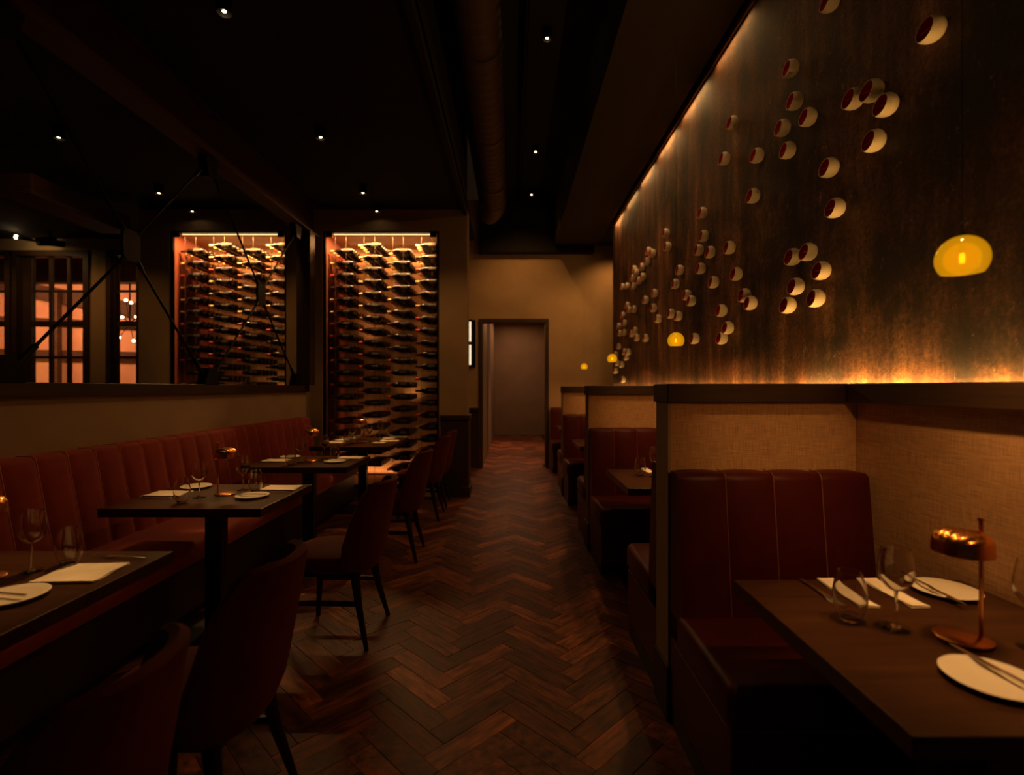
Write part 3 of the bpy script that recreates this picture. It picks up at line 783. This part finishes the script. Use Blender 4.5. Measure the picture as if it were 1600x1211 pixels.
# ------------------------------------------------------------------ pendants
PL = ['nearest booth table', 'second booth table', 'third booth table', 'farthest booth table']
p0 = thing('pendant_lamp', 'x', 'lamp')
R = 0.054
prof = [(0, R*1.03)]+[(R*math.sin(a), R*1.03*math.cos(a)) for a in [math.radians(x) for x in range(8, 132, 8)]]
inner = [(r*0.955, z*0.955) for r, z in prof][::-1]
MB().lathe(prof+inner, 32).build('lamp_shade', 'amber', p0, True)
MB().lathe([(0, -0.012), (0.005, -0.010), (0.006, 0.0), (0.005, 0.012), (0, 0.014)], 12).build('bulb', 'bulb', p0, True)
MB().lathe([(0, 0.014), (0.006, 0.014), (0.006, 0.05), (0.009, 0.05), (0.006, 0.062), (0, 0.064)], 12).build('socket', 'black', p0, True)
MB().tube([(0, 0, 0.06), (0, 0, 2.035)], 0.0008, 6).build('cord', 'black', p0)
for k in range(4):
    loc = (1.09, 1.24+k*PITCH, 1.662); lb = 'glowing amber glass dome pendant hanging over the '+PL[k]
    if k == 0: p0.location = loc; p0['label'] = lb; p0['group'] = 'amber dome pendants'
    else: copy_tree(p0, loc, 0, lb, 'amber dome pendants')

# ------------------------------------------------------------------ cups on the mural
CUPS = [(1297,3),(1456,46),(1236,107),(1242,158),(1263,183),(1223,200),(1231,235),(1183,243),(1334,154.5),(1363,142),(1385,164),(1366,220),(1296,262),(1305.5,325),(1177,306),(1145,192),(1132,248),
(1097.8,333),(1040.4,364),(1043,385.4),(1099.8,368.8),(1092,391),(1109.7,394),(1140,387),(1013.4,392.4),(1019.3,395.6),(1011,408.5),(1003,417),(991.4,420.6),(993.8,425.3),(988.9,434.2),(1004.5,432.5),(998.5,438.2),(989.6,446.6),(980,446.9),(973,447.8),
(1062,421.8),(1095,419.4),(1055.3,443.6),(1022.8,458),(1008.7,468.4),(1150.8,428),(1115,441),(1073.3,461),(1080,470),(980.5,477),(983.4,483.8),(990.9,482.8),(1021.3,481),(973.5,492.4),(1048.6,490.2),(1059.5,493.7),(1028.5,498),(976,504.6),(967,509.5),(975.5,519.4),(968.8,520.4),(992.3,516.4),(987.9,520.9),(995,527.3),(1008.9,528),(967,541),(975.8,549.6),(981.7,550),(978.5,558),(961.9,553.8),(964.4,567),(971.3,569.4),(962,579),(973.5,593),
(1127.6,485.2),(1137.7,512.2),(1128.3,528.3),(1085.5,529),(1163.5,461.5),(1172.9,473.4),(1239.3,401.5),(1263.3,393.6),(1283.8,422.8),(1244,447.6),(1275.2,466),(1231.6,477)]
def cup_proto():
    r = 0.044; d = 0.052
    d = 0.060; po = [(0, 0), (0.018, 0.001), (0.031, 0.007), (0.040, 0.019), (0.0437, 0.034), (0.0425, 0.048), (0.0385, d)]
    pi = [(0.0362, d-0.0005), (0.0395, 0.048), (0.0385, 0.030), (0.028, 0.016), (0, 0.013)]
    rot = Matrix.Rotation(-PI/2, 4, 'Y')
    def sh(b):
        for v in b.bm.verts:
            if v.co.x < -0.02: v.co.x -= -v.co.z*0.0 + (0.16*(-v.co.z))*((-v.co.x-0.02)/0.040)
    b = MB().lathe(po+[(0.0362, d-0.0005)], 24, rot); sh(b); a = b.mesh('wall_cup', 'cup', True)
    b = MB().lathe(pi, 24, rot); sh(b)
    c = b.mesh('inner_lining', 'cup_in', True)
    b = MB().box(-0.048, -0.016, -0.036, 0.036, -0.0012, 0.0012, mx=Matrix.Rotation(0.1, 4, 'X')); e = b.mesh('divider', 'cup_in')
    return a, c, e
cup_me, lin_me, div_me = cup_proto()
def region(x, y):
    if x > 1400: return 'at the dark upper right of the mural'
    if x > 1310: return 'in the upper right cluster'
    if x > 1290: return 'left below the upper right cluster'
    if x > 1200 and y < 300: return 'in the long upper cluster'
    if x > 1200: return 'in the big middle cluster'
    if x > 1125 and y < 320: return 'in the loose upper left scatter'
    if x > 1120 and y > 480: return 'low beside the nearest unlit mural centre'
    if x > 1112: return 'in the centre-left scatter'
    if x > 1082: return 'in the column left of centre'
    if x > 1035 and y < 400: return 'high left of the column'
    if x > 1035: return 'above the second pendant'
    if y < 414: return 'atop the far upper swarm'
    if y < 450: return 'in the far upper swarm'
    if x > 1001: return 'just right of the far swarms'
    if y < 500: return 'in the far middle swarm'
    if y < 530: return 'in the far lower swarm'
    return 'in the lowest far swarm'
groups = {}
for c in CUPS: groups.setdefault(region(*c), []).append(c)
first = True
POS = lambda i, n: 'only' if n == 1 else ('topmost' if i == 0 else ('lowest' if i == n-1 else ORD[i]))
for g_, L_ in groups.items():
    L_.sort(key=lambda c: c[1])
    for i, (px, py) in enumerate(L_):
        Yc = 1.425*800/(px-800); Zc = 1.35+(605.5-py)/800*Yc
        o = link('wall_cup', cup_me, None, (XW-0.001, Yc, Zc)); o.rotation_euler = (random.uniform(-.25, .25), 0, 0)
        tag(o, '%s white cup with red inside %s' % (POS(i, len(L_)), g_), 'cup', 'ceramic cups on the mural wall')
        link('inner_lining', lin_me, o); link('divider', div_me, o)

# ------------------------------------------------------------------ wine cabinets
def bottle_parts():
    rot = Matrix.Translation((0.15, 0, 0)) @ Matrix.Rotation(-PI/2, 4, 'Y')     # neck towards -x, base at +0.15
    body = MB().lathe([(0, 0.004), (0.028, 0), (0.036, 0.004), (0.0375, 0.012), (0.0375, 0.185), (0.034, 0.205), (0.022, 0.225), (0.0155, 0.240), (0.0140, 0.255), (0.0140, 0.262)], 14, rot).mesh('wine_bottle', 'bottle', True)
    cap = {}
    for m in ('cap_gold', 'cap_red', 'cap_dark'):
        cap[m] = MB().lathe([(0.0148, 0.232), (0.0150, 0.285), (0.0165, 0.287), (0.0165, 0.296), (0.0140, 0.300), (0, 0.300)], 10, rot).mesh('capsule', m, True)
    lab = MB().lathe([(0.0379, 0.045), (0.0379, 0.130)], 14, rot).mesh('bottle_label', 'label', True)
    return body, cap, lab
bo_me, cap_me, lab_me = bottle_parts()
ROWP = 0.154; NCOL = 4
def cabinet(label, short, a, b, rows_vis, group):
    cx = (a+b)/2; hw = (b-a)/2
    t = thing('wine_cabinet', label, 'cabinet', (cx, YC, ZB))
    H = ZT-ZB
    # frame
    f = MB(); w = 0.03
    for (x0, x1) in ((-hw, -hw+w), (hw-w, hw)): f.box(x0, x1, 0.02, 0.06, 0, H)
    f.box(-hw+w, hw-w, 0.02, 0.06, 0, 0.04); f.box(-hw+w, hw-w, 0.02, 0.06, H-0.015, H)
    f.build('frame', 'black', t)
    for sx in (-1, 1): MB().box(sx*(hw-w-0.045)-0.04, sx*(hw-w-0.045)+0.04, 0.012, 0.03, H-0.075, H-0.015, 0.003).build('hinge_patch', 'black', t)
    MB().box(-hw+0.002, hw-0.002, 0.80, 0.82, 0, H).build('back_panel', 'cab_back', t)
    for sx in (-1, 1): MB().box(sx*(hw-0.006)-0.005, sx*(hw-0.006)+0.005, 0.07, 0.80, 0, H).build('side_panel', 'cab_side', t)
    MB().box(-hw+0.012, hw-0.012, 0.07, 0.80, H-0.02, H-0.005).build('top_panel', 'cab_back', t)
    MB().box(-hw+0.012, hw-0.012, 0.07, 0.80, 0.0, 0.03).build('bottom_panel', 'cab_side', t)
    MB().box(-hw+w+0.09, hw-w-0.09, 0.062, 0.074, H-0.032, H-0.022).build('light_strip', 'strip', t)
    for (yy, zz, ww_) in ((0.77, 0.35, 0.9), (0.77, 0.95, 0.5)):
        pass
    MB().box(-hw+w, hw-w, 0.036, 0.044, 0.04, H-0.015).build('glass_door', 'pane', t)
    x0 = -hw+0.025
    pitch = 0.362
    for c in range(NCOL+1):
        for dx in (0.055, 0.19):
            x = x0+c*pitch+dx-0.0
            if x < hw-0.03:
                for yy in (0.12, 0.62): MB().tube([(x+0.04, yy, 0.03), (x+0.04, yy, H-0.02)], 0.0022, 6).build('rod', 'dark_rod', t)
    gx = MB()
    deep = MB()
    mats = []
    nr = int((H-0.2)/ROWP)
    rng = random.Random(int(abs(cx)*100))
    for c in range(NCOL):
        for r in range(nr):
            z = H-0.140-r*ROWP-(0.075 if c % 2 == 0 else 0.0)
            if z < 0.06 or z < rows_vis: continue
            u = r/nr
            for d in range(5):
                yy = 0.165+0.105*d
                X = x0+c*pitch+0.165
                if d < 2:
                    k = rng.random()
                    key = 'cap_gold' if (r in (0, 1, 3, 4, 5, 15, 16, 17) and k < 0.85) else ('cap_red' if k < 0.7 else 'cap_dark')
                    o = link('wine_bottle', bo_me, None, (cx+X, YC+yy, ZB+z))
                    o.rotation_euler = (rng.uniform(0, 6), 0, 0)
                    colw = ['leftmost', 'second', 'third', 'rightmost'][c]
                    tag(o, '%s wine bottle, %s row down, %s column, %s' % ('front' if d == 0 else 'second-deep', NTH[r], colw, short), 'bottle', group)
                    link('capsule', cap_me[key], o); link('bottle_label', lab_me, o)
                else:
                    for me_, ml in ((bo_me, 0), (cap_me['cap_gold'], 1 if rng.random() < 0.6 else 2)):
                        n0 = len(deep.bm.faces)
                        tmp = bmesh.new(); tmp.from_mesh(me_); mm = Matrix.Translation((X, yy, z))
                        vm = [deep.bm.verts.new(mm @ v.co) for v in tmp.verts]
                        for fc in tmp.faces:
                            nf = deep.bm.faces.new([vm[v.index] for v in fc.verts]); nf.material_index = ml; nf.smooth = True
                        tmp.free()
            # a pair of support pegs per bottle stack
            for dx in (0.07, 0.21): gx.box(x0+c*pitch+dx+0.02, x0+c*pitch+dx+0.026, 0.12, 0.62, z-0.046, z-0.040)
    me = deep.mesh('deep_bottles'); me.materials.append(M['bottle']); me.materials.append(M['cap_gold']); me.materials.append(M['cap_red'])
    o = link('deep_bottles', me, None, (cx, YC, ZB)); tag(o, 'hardly visible deeper rows of wine bottles inside the '+short, 'bottles', None, 'stuff')
    tag(gx.build('support_pegs', 'rod', t), kind='stuff')
    area('cabinet_lamp', (cx, YC+0.085, ZT-0.045), (math.radians(14), 0, 0), 2*hw-0.25, 0.02, 52.0, (1.0, 0.50, 0.17))
    area('cabinet_lamp', (cx, YC+0.68, ZT-0.04), (math.radians(-12), 0, 0), 2*hw-0.25, 0.03, 12.0, (1.0, 0.45, 0.15))
    area('cabinet_lamp', (cx, YC+0.74, ZB+0.05), (PI, 0, 0), 2*hw-0.25, 0.03, 4.0, (1.0, 0.50, 0.18))  # added uplight, stands in for the lit room behind
    spot('cabinet_fill', (cx+0.25, YC+0.62, ZB+1.0), (cx+0.25, YC+0.80, ZB+1.55), 5.0, 110, 1.0, (1.0, 0.58, 0.20))  # added spots without fixtures, brighten the back panel
    for zz in (0.6, 1.9): spot('cabinet_fill', (cx-0.35, YC+0.60, ZB+zz), (cx-0.35, YC+0.80, ZB+zz+0.3), 2.5, 120, 1.0, (1.0, 0.50, 0.18))
    return t
cabinet('left glass-fronted wine cabinet glowing orange, behind the cable braces', 'left wine cabinet', B1[0], B1[1], 1.15, 'wine bottles in the left cabinet')
cabinet('right glass-fronted wine cabinet glowing orange, reaching down behind the far table', 'right wine cabinet', B2[0], B2[1], 0.0, 'wine bottles in the right cabinet')

# ------------------------------------------------------------------ steel beam, post and cable braces above the low wall
bm_ = thing('ceiling_beam', 'dark red steel beam running under the left ceiling above the low wall', 'beam', (-2.45, 0, 3.19))
MB().box(-0.012, 0.012, -0.6, 6.30, 0.02, 0.35).build('web', 'beam', bm_)
MB().box(-0.08, 0.08, -0.6, 6.30, 0.0, 0.02).build('flange', 'beam', bm_); MB().box(-0.08, 0.08, -0.6, 6.30, 0.35, 0.368).build('flange', 'beam', bm_)
tag(MB().box(-2.52, -2.36, 5.98, 6.14, 1.377, 3.188, 0.006).build('steel_post', 'dark_trim'), 'dark square post standing on the low wall end, left of the right cabinet', 'post')
def brace(label, y0, y1):
    ym = (y0+y1)/2; zb, zt, zm = 1.42, 3.13, 2.26
    t = thing('cable_brace', label, 'brace', (-2.45, ym, 1.377), 0, 'crossed rod braces over the low wall')
    O = 1.377
    MB().prism([(-0.07, -0.10), (0.07, -0.10), (0.075, 0.0), (0.07, 0.10), (-0.07, 0.10), (-0.075, 0.0)], -0.01, 0.01,
               Matrix.Translation((0, 0, zm-O)) @ Matrix.Rotation(PI/2, 4, 'Y') @ Matrix.Rotation(PI/2, 4, 'Z')).build('hub_plate', 'black', t)
    for sy, yy in ((-1, y0), (1, y1)):
        for z_, s in ((zb, -1), (zt, 1)):
            e = (0, yy-ym-sy*0.07, z_-O+(-s)*0.03); h = (0, sy*0.055, zm-O+s*0.085)
            rd = MB().tube([h, e], 0.0085, 8).build('rod', 'black', t)
            hv, ev = Vector(h), Vector(e); dd = (ev-hv).normalized()
            MB().tube([ev-dd*0.16, ev-dd*0.02], 0.016, 8).build('turnbuckle', 'black', rd, True)
            MB().tube([hv, hv+dd*0.06], 0.015, 8).build('clevis', 'black', rd, True)
    return t
NY = [0.78, 2.45, 4.13, 5.86]
brace('black crossed rod brace nearest the camera, over the left low wall', NY[0], NY[1])
brace('middle black crossed rod brace in front of the windows', NY[1], NY[2])
brace('far black crossed rod brace in front of the left wine cabinet', NY[2], NY[3])
for k, y in enumerate(NY):
    wd = ['closest to the camera', 'at the left picture edge', 'before the left wine cabinet', 'against the square post'][k]
    if k < 4:
        b = MB().prism([(-0.10, 0), (0.10, 0), (0.045, 0.13), (-0.045, 0.13)], -0.035, 0.035, Matrix.Translation((-2.45, y-(0.06 if k == 3 else 0), 1.376)) @ Matrix.Rotation(PI/2, 4, 'Z') @ Matrix.Rotation(PI/2, 4, 'X'))
        tag(b.build('ledge_bracket', 'black'), 'black wedge bracket on the left ledge '+wd, 'bracket', 'brace brackets on the ledge')
    b = MB().prism([(-0.045, 0.04), (0.045, 0.04), (0.09, 0.19), (-0.09, 0.19)], -0.035, 0.035, Matrix.Translation((-2.45, y-(0.06 if k == 3 else 0), 3.0)) @ Matrix.Rotation(PI/2, 4, 'Z') @ Matrix.Rotation(PI/2, 4, 'X'))
    tag(b.build('beam_bracket', 'black'), 'black wedge bracket under the steel beam '+wd, 'bracket', 'brace brackets under the beam')

# rough timber beam end, upper left
tag(MB().box(-5.05, -4.69, 5.0, 6.3, 3.24, 3.45, 0.012).build('timber_block', 'timber'), 'rough sawn timber beam end under the black ceiling, far upper left', 'beam')

# ------------------------------------------------------------------ ceiling lamps
def downlight(label, x, y, zc, group):
    t = thing('ceiling_spotlight', label, 'lamp', (x, y, zc), 0, group)
    MB().lathe([(0.042, 0.0), (0.042, -0.09), (0.038, -0.092), (0.034, -0.07), (0.0, -0.068)], 20).build('housing', 'black', t, True)
    MB().lathe([(0.0, -0.0), (0.011, -0.0), (0.011, 0.004), (0, 0.004)], 16, Matrix.Translation((0, 0, -0.082))).build('lamp_face', 'lamp', t)
    MB().lathe([(0.0, 0.0), (0.055, 0.0), (0.055, -0.008), (0, -0.008)], 20).build('rose', 'black', t)
NR = ['nearest the camera', 'second from the camera', 'third from the camera', 'closest to the cabinet wall']
for k, y in enumerate(ROW_A):
    downlight('small ceiling spotlight in the right row of the left ceiling, '+NR[k], -1.63, y, 3.56, 'spotlights over the banquette tables')
    if k: downlight('small ceiling spotlight in the left row of the left ceiling, '+NR[k], -3.86, y, 3.56, 'spotlights beyond the low wall')
NA = ['nearest the camera', 'second from the camera', 'third from the camera', 'close to the end wall']
for k, y in enumerate(AISLE):
    downlight('small aisle ceiling spotlight beside the duct, '+NA[k], 0.309, y, 4.5, 'spotlights over the aisle')
# track spotlight on the window wall
ts = thing('track_spotlight', 'black ribbed spotlight on the wall above the mullioned window', 'lamp', (-6.72, 7.25, 3.42))
MB().tube([(0.0, 0, 0), (0.36, 0, -0.04)], 0.045, 14).build('housing', 'black', ts, True)
for k in range(5):
    MB().tube([(0.02+0.05*k, 0, -0.002), (0.035+0.05*k, 0, -0.004)], 0.062, 14).build('cooling_fin', 'black', ts, True)
MB().tube([(0.18, 0, 0), (0.18, 0, 0.14)], 0.012, 8).build('stem', 'black', ts)
MB().lathe([(0, 0), (0.028, 0), (0.028, 0.006), (0, 0.006)], 14, Matrix.Translation((-0.30, 0, 0.06)) @ Matrix.Rotation(PI/2, 4, 'X')).build('lamp_face', 'lamp', ts)
MB().tube([(-0.30, 0.01, 0.06), (0.0, 0, 0.0)], 0.02, 8).build('neck', 'black', ts)

# spiral duct with joints and a turned-off end
du = thing('spiral_duct', 'round spiral air duct under the black ceiling above the aisle', 'duct', (-0.237, 0, 3.91))
b = MB(); rows = []
yv = -0.6
while yv < 6.95:
    for dyy, rr in ((0.0, 0.160), (0.062, 0.160), (0.069, 0.1635), (0.076, 0.160)):
        y = yv+dyy
        rows.append([(rr*math.cos(2*PI*k/32), y+0.06*(k/32 if False else 0), rr*math.sin(2*PI*k/32)) for k in range(32)])
    yv += 0.115
b.grid(rows, True); b.build('duct_tube', 'duct', du, True)
for y in (1.2, 2.5, 3.8, 5.1, 6.35):
    MB().lathe([(0.162, -0.03), (0.170, -0.028), (0.170, 0.028), (0.162, 0.03)], 32, Matrix.Translation((0, y, 0)) @ Matrix.Rotation(PI/2, 4, 'X')).build('joint_collar', 'duct', du, True)
ep = []
for k in range(9):
    a = PI/2*k/8*0.55; ep.append((0.0-0.30*(1-math.cos(a)), 6.95+0.45*math.sin(a)*1.6, -0.0))
MB().tube(ep, 0.165, 32, 0.17).build('elbow', 'duct', du, True)
for y in (1.0, 3.2, 5.4):
    MB().box(-0.012, 0.012, y, y+0.02, 0.16, 0.588).build('hanger_strap', 'black', du)
tag(MB().tube([(0.12, -0.5, 4.40), (0.12, 8.40, 4.40)], 0.022, 10).build('conduit_pipe', 'black', None, True), 'thin black conduit pipe running under the aisle ceiling beside the duct', 'pipe')

# wall sconce at the end wall
sc_ = thing('wall_sconce', 'upright black wall sconce with two glowing tubes left of the doorway', 'lamp', (-0.665, YB, 1.70))
MB().box(-0.07, 0.055, -0.035, -0.001, 0.0, 0.78, 0.004).build('back_plate', 'black', sc_)
for z in (0.03, 0.42): MB().tube([(-0.035, -0.05, z), (-0.035, -0.05, z+0.33)], 0.016, 12).build('light_tube', 'led', sc_, True)
for z in (0.0, 0.375, 0.765): MB().box(-0.06, -0.01, -0.07, -0.035, z, z+0.018).build('bracket', 'black', sc_)
